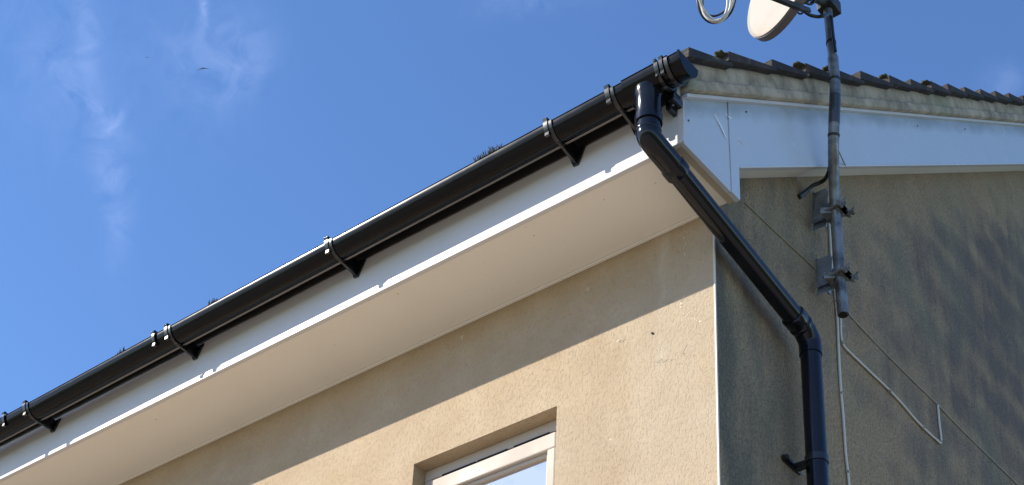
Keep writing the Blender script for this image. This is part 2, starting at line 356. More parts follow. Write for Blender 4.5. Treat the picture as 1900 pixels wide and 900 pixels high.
# windows
def window(x0, x1, z0, z1, y=.06):
    fr = bmesh.new(); w = .036
    box(fr, (x0, y, z1 - .042), (x1, y + .07, z1)); box(fr, (x0, y, z0), (x1, y + .07, z0 + .05))
    box(fr, (x0, y + .0015, z0 + .05), (x0 + w, y + .07, z1 - .042)); box(fr, (x1 - w, y + .0015, z0 + .05), (x1, y + .07, z1 - .042))
    win = obj('window', fr, M['frame'], house, bevel=.003)
    sh = bmesh.new(); a, b, c, d = x0 + w + .003, x1 - w - .003, z0 + .054, z1 - .056
    ys = y - .012; s = .060; sx = .034
    box(sh, (a, ys, d - s), (b, y + .05, d)); box(sh, (a, ys, c), (b, y + .05, c + s))
    box(sh, (a, ys, c + s), (a + sx, y + .05, d - s)); box(sh, (b - sx, ys, c + s), (b, y + .05, d - s))
    obj('sash', sh, M['frame'], win, bevel=.005)
    bd = bmesh.new(); a += sx; b -= sx; c += s; d -= s
    box(bd, (a, y + .002, d - .012), (b, y + .03, d)); box(bd, (a, y + .002, c), (b, y + .03, c + .012))
    box(bd, (a, y + .002, c + .012), (a + .012, y + .03, d - .012)); box(bd, (b - .012, y + .002, c + .012), (b, y + .03, d - .012))
    obj('glazing_bead', bd, M['frame'], win, bevel=.003)
    g1 = bmesh.new(); g1.faces.new([g1.verts.new(p) for p in ((a, y + .016, c), (b, y + .016, c), (b, y + .016, d), (a, y + .016, d))]); obj('pane', g1, M['glass'], win)
    vt = bmesh.new()                       # dark trickle vent slot between frame and sash
    for k in range(3):
        L = (b - a) / 3; box(vt, (a + k * L + .01, y - .004, z1 - .0552), (a + (k + 1) * L - .02 * (k % 2), y + .03, z1 - .0425))
    obj('vent_slot', vt, M['dark'], win)
    cu = bmesh.new(); n = 40
    top = [cu.verts.new((x0 + .01 + (x1 - x0 - .02) * i / n, y + .092 + .012 * math.sin(i * 1.9) + .005 * math.sin(i * .7), z1 - .001)) for i in range(n + 1)]
    bot = [cu.verts.new((v.co.x, v.co.y + .008 * math.sin(v.co.x * 30), z0 + .001)) for v in top]
    for i in range(n): cu.faces.new((top[i], top[i + 1], bot[i + 1], bot[i]))
    obj('curtain', cu, M['curtain'], win, smooth=True)
    rm = bmesh.new(); box(rm, (x0 - .3, y + .192, z0 - .3), (x1 + .3, y + 1.5, z1 + .3)); obj('dark_room', rm, M['room'], win)
    si = bmesh.new(); box(si, (x0 - .02, -.05, z0 - .04), (x1 + .02, y + .02, z0 + .002)); obj('sill', si, M['frame'], win, bevel=.004)
for w in WINS[:4]: window(*w)
x0, x1, z0, z1 = WINS[4]
dr = boxo('door', (x0, .08, z0), (x1, .14, z1), M['frame'], house, bevel=.004)
for k in range(2): boxo('door_panel', (x0 + .15, .072, z0 + .2 + k * .95), (x1 - .15, .081, z0 + .95 + k * .95), M['upvc'], dr, .004)
tubeo('handle', [(x0 + .1, .04, z0 + 1.0), (x0 + .1, .04, z0 + 1.14)], .009, M['galv'], dr, 10)

# eaves: fascia, soffit
bm = bmesh.new(); prism(bm, [(SD, 0), (SD + .018, 0), (SD + .018, .245), (SD, .245)], 0, XL - .05, XB - .0195)
obj('fascia', bm, M['upvc'], house, bevel=.002)
bm = bmesh.new(); prism(bm, [(-.28, .262), (-.3185, .2475), (-.345, .236), (-.385, .214), (-.404, .199), (-.402, .196), (-.383, .211), (-.345, .232), (-.3185, .2435), (-.28, .258)], 0, XL - .05, XB - .002)
obj('eaves_felt', bm, M['felt'], house, smooth=False)
# dark strip painting the shade under the gutter, its lower edge not quite straight
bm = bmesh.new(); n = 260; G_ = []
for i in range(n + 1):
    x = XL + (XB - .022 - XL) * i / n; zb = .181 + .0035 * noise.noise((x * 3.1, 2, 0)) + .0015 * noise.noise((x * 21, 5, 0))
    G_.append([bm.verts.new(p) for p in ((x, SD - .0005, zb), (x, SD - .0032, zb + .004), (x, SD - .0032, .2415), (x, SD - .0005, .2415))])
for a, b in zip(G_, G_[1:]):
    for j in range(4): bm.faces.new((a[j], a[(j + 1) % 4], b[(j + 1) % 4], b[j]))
bm.faces.new(G_[0]); bm.faces.new(G_[-1][::-1]); obj('gutter_shade_strip', bm, M['strip'], house)
bm = bmesh.new(); box(bm, (XL - .05, SD + .019, .0045), (.052, .0, .014)); obj('soffit', bm, M['soffit'], house)
bm = bmesh.new(); box(bm, (XL, -.013, -.004), (-.001, -.0005, .0042)); obj('soffit_trim', bm, M['soffit'], house, bevel=.002)
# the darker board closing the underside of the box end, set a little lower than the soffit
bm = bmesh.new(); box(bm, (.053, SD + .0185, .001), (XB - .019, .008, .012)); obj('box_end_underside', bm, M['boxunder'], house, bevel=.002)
# box end and bargeboard, a seam between them
y_s0, y_s1 = -.045, -.050
bt = lambda y: .420 + .742 * y
bb = lambda y: .130 + .754 * y
bm = bmesh.new(); prism(bm, [(SD, 0), (y_s1 + .010, 0), (y_s1, bt(y_s1)), (SD, bt(SD))], 0, XB - .018, XB - .003)
obj('box_end_panel', bm, M['barge'], house, bevel=.001)
bm = bmesh.new(); prism(bm, [(y_s1 + .0125, 0), (.0102, 0), (.0102, .1376), (RY, bb(RY)), (RY, bt(RY)), (y_s1 + .0025, bt(y_s1 + .0025))], 0, XB - .018, XB)
obj('bargeboard', bm, M['barge'], house, bevel=.001)
bm = bmesh.new(); prism(bm, [(SD - .001, -.001), (SD + .004, -.001), (SD + .004, bt(SD) - .02), (SD - .001, bt(SD) - .02)], 0, XB - .0195, XB + .0025)
obj('corner_trim', bm, M['upvc'], house, bevel=.001)
# thin white cap along the top
bm = bmesh.new(); prism(bm, [(SD + .004, bt(SD) - .008), (RY, bt(RY) - .008), (RY, bt(RY) + .006), (SD + .004, bt(SD) + .006)], 0, XB - .01, XB + .014)
obj('cover_cap', bm, M['upvc'], house, bevel=.002)
bm = bmesh.new(); prism(bm, [(.012, bb(.012)), (RY, bb(RY)), (RY, bb(RY) + .01), (.012, bb(.012) + .01)], 0, .001, XB - .0185); obj('verge_soffit', bm, M['soffit'], house)
bm = bmesh.new(); prism(bm, [(.0105, bb(.0105) - .004), (RY, bb(RY) - .004), (RY, bb(RY) + .004), (.0105, bb(.0105) + .004)], 0, XB - .02, XB + .003); obj('bargeboard_lip', bm, M['upvc'], house, bevel=.001)
# rear slope bargeboard mirrored plainly
bm = bmesh.new(); f = lambda y: 2 * RY - y
prism(bm, [(RY + .002, bb(RY)), (f(.0105), bb(.0105)), (f(SD), bb(SD)), (f(SD), bt(SD)), (RY + .002, bt(RY))], 0, XB - .018, XB); obj('bargeboard', bm, M['barge'], house)

# verge mortar (rough, two bands) under the tiles
def band(name, zlo, zhi, xo, amp, m, y0, y1, seed):
    bm = bmesh.new(); ny = 330; nz = 6; G = []
    for i in range(ny + 1):
        y = y0 + (y1 - y0) * i / ny; row = []
        jl = .006 * noise.noise((y * 9, seed, 0)); jh = .004 * noise.noise((y * 14, seed, 5))
        for j in range(nz + 1):
            z = zlo + jl + (zhi + jh - zlo - jl) * j / nz
            e = min(j, nz - j) / (nz / 2); x = xo + amp * (noise.noise((y * 4, j * .3, seed)) + .10 * noise.noise((y * 33, j * 1.1, seed))) + .002 * min(1, e * 1.5)
            row.append(bm.verts.new((x, y, .742 * y + z)))
        row.append(bm.verts.new((XB - .03, y, .742 * y + zhi))); row.insert(0, bm.verts.new((XB - .03, y, .742 * y + zlo))); G.append(row)
    for a, b in zip(G, G[1:]):
        for j in range(len(a) - 1): bm.faces.new((a[j], a[j + 1], b[j + 1], b[j]))
    bm.faces.new(G[0]); bm.faces.new(G[-1][::-1])
    return obj(name, bm, m, house, smooth=True)
band('undercloak', .427, .470, XB + .030, .002, M['mortar'], -.30, RY, 3)
band('verge_mortar', .472, .553, XB + .014, .004, M['mortar'], -.33, RY, 9)

# roof tiles: overlapping courses, edge stepped at the verge
ys = [-.285, -.115, .175, .416, .64, .874, 1.141, 1.353, 1.569, 1.755, 1.952, 2.159, 2.35, 2.544]
while ys[-1] < RY - .15: ys.append(ys[-1] + .2)
XV = XB + .045
bm = bmesh.new(); TW = .30
def course(ya, yb, side):
    y_eave = ya
    nt = int((XV - XL + .15) / TW)
    for k in range(nt + 1):
        x1 = XV - k * TW; x0 = max(x1 - TW + .004, XL - .15); x1 -= .0
        ya = -.345 if (k == 0 and y_eave == ys[0]) else y_eave
        j = random.uniform(-.006, .006); jz = random.uniform(-.003, .004)
        P = []
        # lower end sits on the course below and so is lifted, the upper end runs under the next
        for y, zl, zh in ((ya + j, .558, .600), (yb + .03, .538, .556)):
            for x in (x0, x1):
                yy = y if side > 0 else 2 * RY - y
                P.append((x, yy, .742 * y + zl + jz)); P.append((x, yy, .742 * y + zh + jz + (random.uniform(-.002, .002))))
        v = [bm.verts.new(p) for p in P]
        for q in ((0, 1, 3, 2), (4, 6, 7, 5), (0, 4, 5, 1), (2, 3, 7, 6), (0, 2, 6, 4), (1, 5, 7, 3)): bm.faces.new([v[i] for i in q])
for side in (1, -1):
    for a, b in zip(ys, ys[1:] + [RY]): course(a, b, side)
# sub-roof closing the top from beneath
roof = obj('roof', bm, M['tile'], house, bevel=.004)
bm = bmesh.new(); prism(bm, [(-.28, .742 * -.28 + .50), (RY, .742 * RY + .50), (f(-.28), .742 * -.28 + .50), (f(-.28), .742 * -.28 + .535), (RY, .742 * RY + .535), (-.28, .742 * -.28 + .535)], 0, XL - .1, XB - .031)
obj('underlay', bm, M['dark'], roof)
bm = bmesh.new()
for k in range(31):
    x1 = XV - k * .3; tube(bm, [(x1 - .006 * (k % 2), RY, .742 * RY + .56), (max(x1 - .31, XL - .15), RY, .742 * RY + .56)], .11, 14)
obj('ridge_tiles', bm, M['tile'], roof, smooth=True)
# tufts of moss stuck on tile ends at the verge
for i, y in enumerate(ys[1:9]):
    if i in (1, 4, 6): continue
    bm = bmesh.new(); bmesh.ops.create_icosphere(bm, subdivisions=3, radius=1)
    for v in bm.verts:
        n = 1 + .45 * noise.noise(v.co * 2.2 + Vector((i, 0, 0))); v.co = Vector((XV - .03 + v.co.x * .022 * n, y + .012 + v.co.y * .03 * n, .742 * y + .603 + v.co.z * .011 * n))
    obj('moss_patch', bm, M['mossg'], roof, smooth=True)

# marks on the front wall
def smear(pts, w, seed, parent=house, name='filler_line', y=-.0006, m=None):
    P = spline(pts, 14); bm = bmesh.new(); prev = None
    for i, p in enumerate(P):
        a = P[max(i - 1, 0)]; b = P[min(i + 1, len(P) - 1)]; t = (b - a).normalized(); n = Vector((-t.z, 0, t.x))
        q = Vector((noise.noise((i * .31, seed, 0)), 0, noise.noise((i * .31, seed, 4)))) * .010
        ww = w * max(.0, noise.noise((i * .55, seed, 8)) * 3.2 + .35) + .0001
        e0 = bm.verts.new((p.x + q.x + n.x * ww, y, p.z + q.z + n.z * ww)); e1 = bm.verts.new((p.x + q.x - n.x * ww, y, p.z + q.z - n.z * ww))
        em = bm.verts.new((p.x + q.x, y - .0006, p.z + q.z))
        if prev: bm.faces.new((prev[0], e0, em, prev[2])); bm.faces.new((prev[2], em, e1, prev[1]))
        prev = (e0, e1, em)
    return obj(name, bm, m or M['filler'], parent)
W = lambda *q: [at(x, y, 1, 0) for x, y in q]
smear(W((1270, 425), (1271, 452), (1270, 480)), .0022, 2)
smear(W((1270, 548), (1263, 570), (1280, 588), (1302, 598)), .0028, 3)
smear(W((1135, 618), (1146, 634), (1160, 630)), .0022, 5)
smear(W((1205, 672), (1225, 670), (1250, 668)), .0018, 7)
smear(W((1275, 640), (1268, 655), (1290, 660)), .0014, 11)
def dot(name, p, r, m, axis, parent=house):
    bm = bmesh.new(); d = Vector((0, 0, 0)); d[axis[0]] = axis[1]
    tube(bm, [Vector(p), Vector(p) + d * .004], r, 10); return obj(name, bm, m, parent)
dot('drilled_hole', at(1211, 619, 1, 0), .004, M['dark'], (1, -1))
for px, py in ((990, 437), (738, 545), (620, 640), (289, 778), (1120, 370), (1215, 340)): dot('soffit_pin', at(px, py, 2, .0045), .0028, M['soffit'], (2, -1))
for px, py in ((1248, 196), (1277, 224), (1384, 208)): dot('screw_cap', at(px, py, 0, XB - .003 if px < 1350 else XB), .003, M['galv'], (0, 1))
for px, py in ((1702, 234), (1790, 240)): dot('screw_cap', at(px, py, 0, XB + .007), .004, M['galv'], (0, 1))
# white reflection smears painted on the box end as thin slivers
def gloss_smear(pts, w, seed):
    P = spline([at(x, y, 0, XB) for x, y in pts], 8); bm = bmesh.new(); prev = None
    for i, p in enumerate(P):
        s = max(0, math.sin(math.pi * i / (len(P) - 1))) ** .7; ww = w * s * (.6 + .6 * abs(noise.noise((i * .6, seed, 1))) * 2) + .0003
        a = bm.verts.new((XB + .0012, p.y - ww, p.z)); b = bm.verts.new((XB + .0012, p.y + ww, p.z)); c = bm.verts.new((XB + .0025, p.y, p.z))
        if prev: bm.faces.new((prev[0], a, c, prev[2])); bm.faces.new((prev[2], c, b, prev[1]))
        prev = (a, b, c)
    obj('reflection_smear', bm, M['gloss_smear'], house)
gloss_smear([(1325, 212), (1333, 226), (1340, 240), (1347, 257)], .010, 1); gloss_smear([(1346, 211), (1350, 217), (1357, 219)], .009, 2)
gloss_smear([(1369, 257), (1374, 264), (1381, 270)], .011, 4)

# ------------------------------------------------------------------ gutter
SL = .009
gz = lambda x: SL * x
# outer profile (y, z at x = 0), front lip to back lip: a deep half round
def gprof(off=0.0, n=44):
    yc, zr, ry, dz = -.409, .203, .048, .052
    P = []
    for i in range(n + 1):
        a = math.pi * i / n
        P.append((yc - (ry + off) * math.cos(a), zr - (dz + off) * math.sin(a)))
    return P
gut = thing('rain_gutter', 'long glossy black half round gutter clipped along the white fascia under the tiles', 'gutter', (-4.4, SD - .06, .14))
def shell(bm, x0, x1, off, th, lip=True, steps=1, caps=True):
    O = gprof(off); I = gprof(off - th)
    ring = O + I[::-1]
    if lip: # rolled front edge
        y, z = O[0]; ring = [(y - .0004, z + .001), (y + .0002, z + .0022), (y + .0015, z + .003), (y + .004, z + .002)][::1] + ring[1:]
        ring = [(O[0][0] - .001, O[0][1] - .004)] + ring[0:] if False else ring
    rows = []
    for k in range(steps + 1):
        x = x0 + (x1 - x0) * k / steps
        wob = .0012 * math.sin(x * 2.3) if steps > 1 else 0
        rows.append([bm.verts.new((x, y, z + gz(x) + wob)) for y, z in ring])
    n = len(ring)
    for A, B in zip(rows, rows[1:]):
        for i in range(n): bm.faces.new((A[i], B[i], B[(i + 1) % n], A[(i + 1) % n]))
    if caps: bm.faces.new(rows[0]); bm.faces.new(rows[-1][::-1])
def gshell(name, x0, x1, off, th, m, parent, lip=True, steps=1):
    bm = bmesh.new(); shell(bm, x0, x1, off, th, lip, steps); o = obj(name, bm, m, parent, smooth=True)
    e = o.modifiers.new('split', 'EDGE_SPLIT'); e.split_angle = R(35); return o
gshell('channel', XL + .1, .14, 0, .0025, M['gutter'], gut, steps=60)
for a_ in (116, 130):      # pale lines along the belly, painting the fascia's reflection
    ry_, rz_ = -.409 - .0485 * math.cos(R(a_)), .203 - .0525 * math.sin(R(a_))
    tubeo('reflection_line', [(XL + .1, ry_, rz_ + gz(XL + .1)), (-.04, ry_, rz_ + gz(-.04))], .0020, M['reflection_line'], gut, 12)
def rimclip(parent, x, w=.012, m='bracket'):
    """the snap over the front lip"""
    bm = bmesh.new(); O = gprof(.0075, 60); pts = O[0:15]; y, z = O[0]
    out = [(y + .016, z + .006), (y + .012, z + .014), (y + .002, z + .016), (y - .004, z + .010)] + pts
    inn = [(a + .0035, b - .001) for a, b in out]
    for s in (0,):
        A = [bm.verts.new((x, p[0], p[1] + gz(x))) for p in out + inn[::-1]]; B = [bm.verts.new((x + w, p[0], p[1] + gz(x))) for p in out + inn[::-1]]
        n = len(A)
        for i in range(n): bm.faces.new((A[i], B[i], B[(i + 1) % n], A[(i + 1) % n]))
        for a, b in ((A, -1), (B, 1)):
            for i in range(len(out) - 1): bm.faces.new((a[i], a[i + 1], a[n - 2 - i], a[n - 1 - i]))
    y2, z2 = pts[-1]; box(bm, (x, y2 - .003, z2 + gz(x) - .008), (x + w, y2 + .006, z2 + gz(x) + .004))
    return obj('clip', bm, M[m], parent, smooth=False, bevel=.0015)
def gbracket(x):
    br_bm = bmesh.new(); hw = .007
    shell(br_bm, x - hw, x + hw, .0045, .0040, lip=False)
    # gusset from the belly of the channel to the fascia
    O = gprof(.0045, 30); tip = .122 + .002 * x
    arc = [(y, z + gz(x)) for y, z in O[15:30]]
    zt_ = .190 + gz(x)
    prism(br_bm, [(SD - .002, tip), (arc[0][0] - .004, arc[0][1] - .002)] + arc + [(SD - .002, zt_ + .004)], 0, x - .005, x + .005)
    # shield shaped back plate on the fascia
    prism(br_bm, [(x - .010, tip - .004), (x + .010, tip - .006), (x + .040, zt_), (x - .034, zt_)], 1, SD - .0075, SD - .0005)
    b = obj('bracket', br_bm, M['bracket'], gut, bevel=.0012)
    rimclip(b, x - .024, .016); return b
for x in (-2.975, -2.11, -1.27, -.31, -.072, -3.9, -4.85, -5.75, -6.65, -7.55, -8.45): gbracket(x)
for x in (-2.205, -3.137, -6.2): rimclip(gut, x, .014).name = 'joint_clip'
# running outlet, joint bands and stop end near the corner
ou = bmesh.new(); shell(ou, -.035, .085, .0055, .0045, lip=True)
outlet = obj('outlet', ou, M['gutter'], gut, smooth=True); e = outlet.modifiers.new('s', 'EDGE_SPLIT'); e.split_angle = R(35)
OX, OY = .031, -.409
tubeo('spout', [(OX, OY, .165), (OX, OY, .140), (OX, OY, .132), (OX, OY, .06), (OX, OY, .058), (OX, OY, .052)], [.044, .044, .040, .0395, .042, .042], M['pipe'], outlet, 32)
gshell('joint_band', .088, .100, .009, .006, M['bracket'], gut)
gshell('joint_band', .122, .134, .009, .006, M['bracket'], gut)
rimclip(gut, .104, .012); rimclip(gut, .086, .007)
se = bmesh.new(); shell(se, .135, .168, .003, .005, lip=True)
P = gprof(.005, 40); prism(se, [(P[0][0] - .006, P[0][1] + .013)] + P + [(P[-1][0] + .003, P[-1][1] + .010)], 0, .1505 , .157) if False else None
A = [se.verts.new((.1685, y, z + .002)) for y, z in [(P[0][0] - .001, P[0][1] + .003)] + P + [(P[-1][0] + .001, P[-1][1] + .003)]]
B = [se.verts.new((.176, v.co.y, v.co.z)) for v in A]
se.faces.new(A); se.faces.new(B[::-1])
for i in range(len(A)): se.faces.new((A[i], B[i], B[(i + 1) % len(A)], A[(i + 1) % len(A)]))
obj('stop_end', se, M['gutter'], gut, bevel=.001)
# strap that ties the stop end back to the board
bm = bmesh.new(); prism(bm, [(.100, .128), (.112, .118), (.122, .128), (.130, .185), (.094, .185)], 1, SD - .0075, SD - .0005) if False else None
box(bm, (.070, -.365, .135), (.0925, SD - .001, .160)); box(bm, (.060, -.352, .112), (.074, SD - .001, .136)); obj('fixing_strap', bm, M['bracket'], gut, bevel=.002)
bm = bmesh.new(); box(bm, (.062, -.350, .158), (.086, SD - .001, .185)); box(bm, (.050, -.345, .128), (.056, SD - .001, .175)); obj('fixing_strap', bm, M['bracket'], gut, bevel=.002)

# ------------------------------------------------------------------ downpipe
dp = thing('downpipe', 'glossy black round downpipe that slants under the box end and drops down the grey gable', 'downpipe', (.08, .445, GZ + .02))
P0 = Vector((OX, OY, .055)); P1 = Vector((OX, OY, .0)); P2 = Vector((OX, OY, -.028))
dA = Vector((.045, -.218, -.0775)); dB = Vector((.077, .400, -.243)); dd = (dB - dA).normalized()
el = spline([P0, P1, P1 + Vector((0, .003, -.018)), Vector((OX + .002, OY + .022, -.030)), dA - dd * .105, dA - dd * .06], 5)
tubeo('elbow', el, [.0375] * len(el), M['pipe'], dp, 32)
tubeo('collar', [(OX, OY, .054), (OX, OY, .030)], [.0425, .0425], M['pipe'], dp, 32)
tubeo('collar', [(OX, OY, .005), (OX, OY, -.001), (OX, OY, -.006)], [.0385, .0405, .0385], M['pipe'], dp, 32)
c0 = dA - dd * .085; tubeo('collar', [c0, c0 + dd * .004, c0 + dd * .035, c0 + dd * .04], [.038, .0405, .0405, .038], M['pipe'], dp, 32)
VX, VY = .080, .447
tubeo('slanting_pipe', [dA - dd * .07, dB + dd * .0], .034, M['pipe'], dp, 40)
el2 = spline([dB - dd * .05, dB - dd * .02, dB + dd * .014, Vector((VX, VY - .006, dB.z - .034)), Vector((VX, VY, dB.z - .062)), Vector((VX, VY, dB.z - .09))], 6)
tubeo('elbow', el2, [.0372] * len(el2), M['pipe'], dp, 32)
tubeo('collar', [dB - dd * .055, dB - dd * .052, dB - dd * .022, dB - dd * .018], [.037, .0408, .0408, .037], M['pipe'], dp, 32)
tubeo('collar', [dB - dd * .012, dB - dd * .009, dB + dd * .002, dB + dd * .005], [.037, .0402, .0402, .037], M['pipe'], dp, 32)
tubeo('straight_pipe', [(VX, VY, dB.z - .08), (VX, VY, GZ + .02)], .034, M['pipe'], dp, 40)
for z in (-.735, -2.5, -4.2):
    bm = bmesh.new(); tube(bm, [(VX, VY, z + .0125), (VX, VY, z - .0125)], .0375, 32)
    box(bm, (.0005, VY - .012, z - .010), (VX - .03, VY + .012, z + .010))
    box(bm, (.0005, VY - .075, z - .011), (.008, VY + .03, z + .011))
    box(bm, (.0082, VY - .073, z - .004), (.016, VY - .02, z + .005))
    tube(bm, [(.001, VY - .072, z), (.020, VY - .072, z)], .009, 12)
    obj('pipe_clip', bm, M['bracket'], dp, bevel=.001)

# ------------------------------------------------------------------ aerial mast
mast = thing('aerial_mast', 'bent galvanised aerial pole bolted to the gable wall and rising past the verge', 'aerial mast', (.10, .655, -.05))
ctrl = [(1564.5, 584, .10), (1557.5, 505, .10), (1551, 400, .105), (1547.5, 330, .128), (1546.5, 270, .162), (1548, 215, .186), (1549.5, 165, .190), (1546.5, 120, .188), (1541.5, 75, .185), (1537, 30, .181), (1533.5, -15, .177), (1528, -120, .175)]
mp = [at(x, y, 0, v) for x, y, v in ctrl]; mp.append(mp[-1] + Vector((0, 0, .5)))
sp = spline(mp, 7); k = 7 * 7
lower = sp[:k + 3]; upper = sp[k - 2:]
tubeo('pole', lower, [.0195 if i < len(lower) - 1 else .0195 for i in range(len(lower))], M['galv'], mast, 28)
tubeo('upper_pole', upper, .0165, M['galv'], mast, 28)
for i, h in ((7 * 6 + 2, .020), (7 * 8 - 1, .0178), (7 * 9 + 4, .0176), (7 * 4 + 2, .0205)):
    tubeo('tape_band', [sp[i], sp[i].lerp(sp[i + 1], .6)], h + .0008, M['tape'], mast, 24)
tubeo('pole_shade_tube', sp[33:41], .0203, M['pole_shade'], mast, 28)  # roof shade on the pole, painted as a dark tube
bm = bmesh.new(); tube(bm, [sp[0] + Vector((0, 0, -.001)), sp[0] + Vector((0, 0, -.004))], .015, 20); obj('open_end', bm, M['dark'], mast)
for (px, py, mx, my, pc) in ((1520, 387, 1551, 392, .105), (1527, 510, 1558, 512, .10)):
    w = at(px, py, 0, 0); p = at(mx, my, 0, pc)
    wy, wz = w.y + .0, w.z + .0
    br = bmesh.new()
    box(br, (.0006, wy - .042, wz - .062), (.0046, wy + .045, wz + .048))      # wall plate
    for s in (-1, 1):                                                           # pressed channel arms
        prism(br, [(wy - .036, wz + s * .030 - .002), (wy - .036, wz + s * .030 + .002), (p.y + .006, p.z - .02 + s * .016 + .002), (p.y + .006, p.z - .02 + s * .016 - .002)], 0, .006, .060)
    prism(br, [(wy - .040, wz - .050), (wy - .037, wz - .050), (wy - .037, wz + .042), (wy - .040, wz + .042)], 0, .004, .055)
    prism(br, [(.005, wz - .050), (.058, wz - .040), (.058, wz + .030), (.005, wz + .044)], 1, wy + .032, wy + .035)
    o = obj('wall_bracket', br, M['plate'], mast, bevel=.0015)
    for q_ in (-.038, .038):
        bm = bmesh.new(); tube(bm, [(.0046, wy + q_ * .7, wz + q_), (.011, wy + q_ * .7, wz + q_)], .007, 6); obj('coach_bolt', bm, M['rusty'], o)
    # clamp: toothed jaw, two long bolts and wing shaped nuts standing off to the outside
    cl_ = bmesh.new(); jz = p.z - .004
    for s in (-1, 1):
        prism(cl_, [(p.x - .034, p.y + s * .034), (p.x - .004, p.y + s * .034), (p.x - .001, p.y + s * .020), (p.x - .034, p.y + s * .018)], 2, jz - .014, jz + .014) if False else None
        tube(cl_, [(p.x - .050, p.y + s * .030, jz), (p.x + .055, p.y + s * .030, jz)], .0042, 10)
        obox(cl_, (p.x + .034, p.y + s * .030, jz), (1, 0, 0), (0, 1, 0), (0, 0, 1), .010, .022, .024)
        tube(cl_, [(p.x + .039, p.y + s * .030, jz), (p.x + .048, p.y + s * .030, jz)], .0085, 6)
        for t_ in (-1, 1): obox(cl_, (p.x + .050, p.y + s * .030, jz + t_ * .011), (.8, 0, .6 * t_), (0, 1, 0), (-.6 * t_, 0, .8), .016, .004, .009)
    obj('clamp', cl_, M['rusty'], o, bevel=.001)
    jw = bmesh.new(); n = 9; rr = .0215; pts = [(p.x + rr * math.cos(a), p.y + rr * math.sin(a)) for a in [R(-80 + 160 * i / n) for i in range(n + 1)]]
    outp = [(p.x + .034, p.y + .042), (p.x + .026, p.y + .044), (p.x + .024, p.y - .044), (p.x + .034, p.y - .042)]
    prism(jw, pts + outp, 2, jz - .009, jz + .009)
    pts2 = [(p.x - rr * math.cos(a), p.y + rr * math.sin(a)) for a in [R(-70 + 140 * i / n) for i in range(n + 1)]]
    prism(jw, pts2 + [(p.x - .04, p.y + .040), (p.x - .04, p.y - .040)], 2, jz - .013, jz + .013)
    obj('jaw', jw, M['rusty'], o, bevel=.001)

# ------------------------------------------------------------------ satellite dish
ctr = CAM + (Vector((.331, -.071, .787)) - CAM) * 1.1
nn = Vector((-.415, -.904, .102)).normalized(); uu = Vector((0, 0, 1)).cross(nn).normalized(); vv = nn.cross(uu)
dish = thing('satellite_dish', 'small oval off-white satellite dish fixed to the aerial pole, rust bloom on its face', 'satellite dish', ctr - vv * .25)
RD = .231
def ring(bm, r, d): return [bm.verts.new(ctr + uu * r * math.cos(2 * math.pi * i / 64) + vv * 1.08 * r * math.sin(2 * math.pi * i / 64) - nn * d) for i in range(64)]
def lathe(prof, name, m, parent, smooth=True):
    bm = bmesh.new(); R_ = [ring(bm, r, d) for r, d in prof]
    for A, B in zip(R_, R_[1:]):
        for i in range(64): bm.faces.new((A[i], A[(i + 1) % 64], B[(i + 1) % 64], B[i]))
    bm.faces.new(R_[0]); bm.faces.new(R_[-1][::-1])
    o = obj(name, bm, m, parent, smooth=smooth); e = o.modifiers.new('s', 'EDGE_SPLIT'); e.split_angle = R(40); return o
lathe([(RD * .02, .050)] + [(RD * k / 10, .050 * (1 - (k / 10) ** 2)) for k in range(1, 10)] + [(RD * .985, .0012), (RD, .0), (RD * 1.0, .004)], 'reflector', M['dish'], dish)
lathe([(RD * .99, .0042), (RD * 1.012, .006), (RD * 1.012, .034), (RD * .95, .040)] + [(RD * k / 10, .058 * (1 - (k / 10) ** 2) + .012) for k in range(9, 0, -1)] + [(RD * .02, .07)], 'reflector_back', M['dishback'], dish)
mt = at(1538, 12, 0, .18)
bk = ctr - nn * .07
bm = bmesh.new(); tube(bm, [bk + nn * .01, bk - nn * .05, mt.lerp(bk, .25), mt], [.045, .035, .02, .02], 12)
obox(bm, mt, (1, 0, 0), (0, 1, 0), (0, 0, 1), .065, .07, .06); obj('mount', bm, M['dark_metal'], dish, bevel=.003)
# feed arm sweeping in front of the face, carried from the mount round the rim
q = lambda px, py, s: CAM + (AX * ((px - 950) / 3040.75) - AY * ((py - 1036.16) / 3040.75) + AZ) * s
arm = [q(1500, 20, 5.80), q(1480, 13, 5.68), q(1455, 3, 5.62), q(1425, -9, 5.56), q(1340, -48, 5.40)]
bm = bmesh.new()
for a, b in zip(arm, arm[1:]):
    d = (b - a).normalized(); sd = d.cross(Vector((0, 0, 1))).normalized(); obox(bm, (a + b) / 2, d, sd, d.cross(sd), (b - a).length + .004, .018, .017)
am = obj('feed_arm', bm, M['dark_metal'], dish, bevel=.002)
e0 = arm[-1]; d = (arm[-1] - arm[-2]).normalized()
bm = bmesh.new(); tube(bm, [e0 - d * .02, e0 + Vector((0, 0, .05)), e0 + Vector((.02, .03, .07))], [.028, .028, .035], 20); obj('feed_horn', bm, M['dish'], am, smooth=True)
# clutter of bolts and brackets beside the rim
bm = bmesh.new()
for px, py, s, r in ((1476, 6, 5.74, .010), (1484, 2, 5.76, .012), (1492, 6, 5.78, .007), (1497, -4, 5.80, .010), (1508, -3, 5.80, .008), (1512, 4, 5.80, .006)):
    c = q(px, py, s); tube(bm, [c + Vector((-.012, -.008, -.004)), c + Vector((.010, .010, .014))], r, 8)
tube(bm, spline([q(1486, -10, 5.76), q(1494, 4, 5.76), q(1505, 8, 5.78), q(1512, -2, 5.78), q(1506, -16, 5.8)], 6), .004, 8)
tube(bm, spline([q(1478, 20, 5.76), q(1484, 26, 5.76), q(1491, 22, 5.76), q(1488, 14, 5.76)], 6), .0032, 8)
obj('fittings', bm, M['dark_metal'], dish, bevel=.0005)

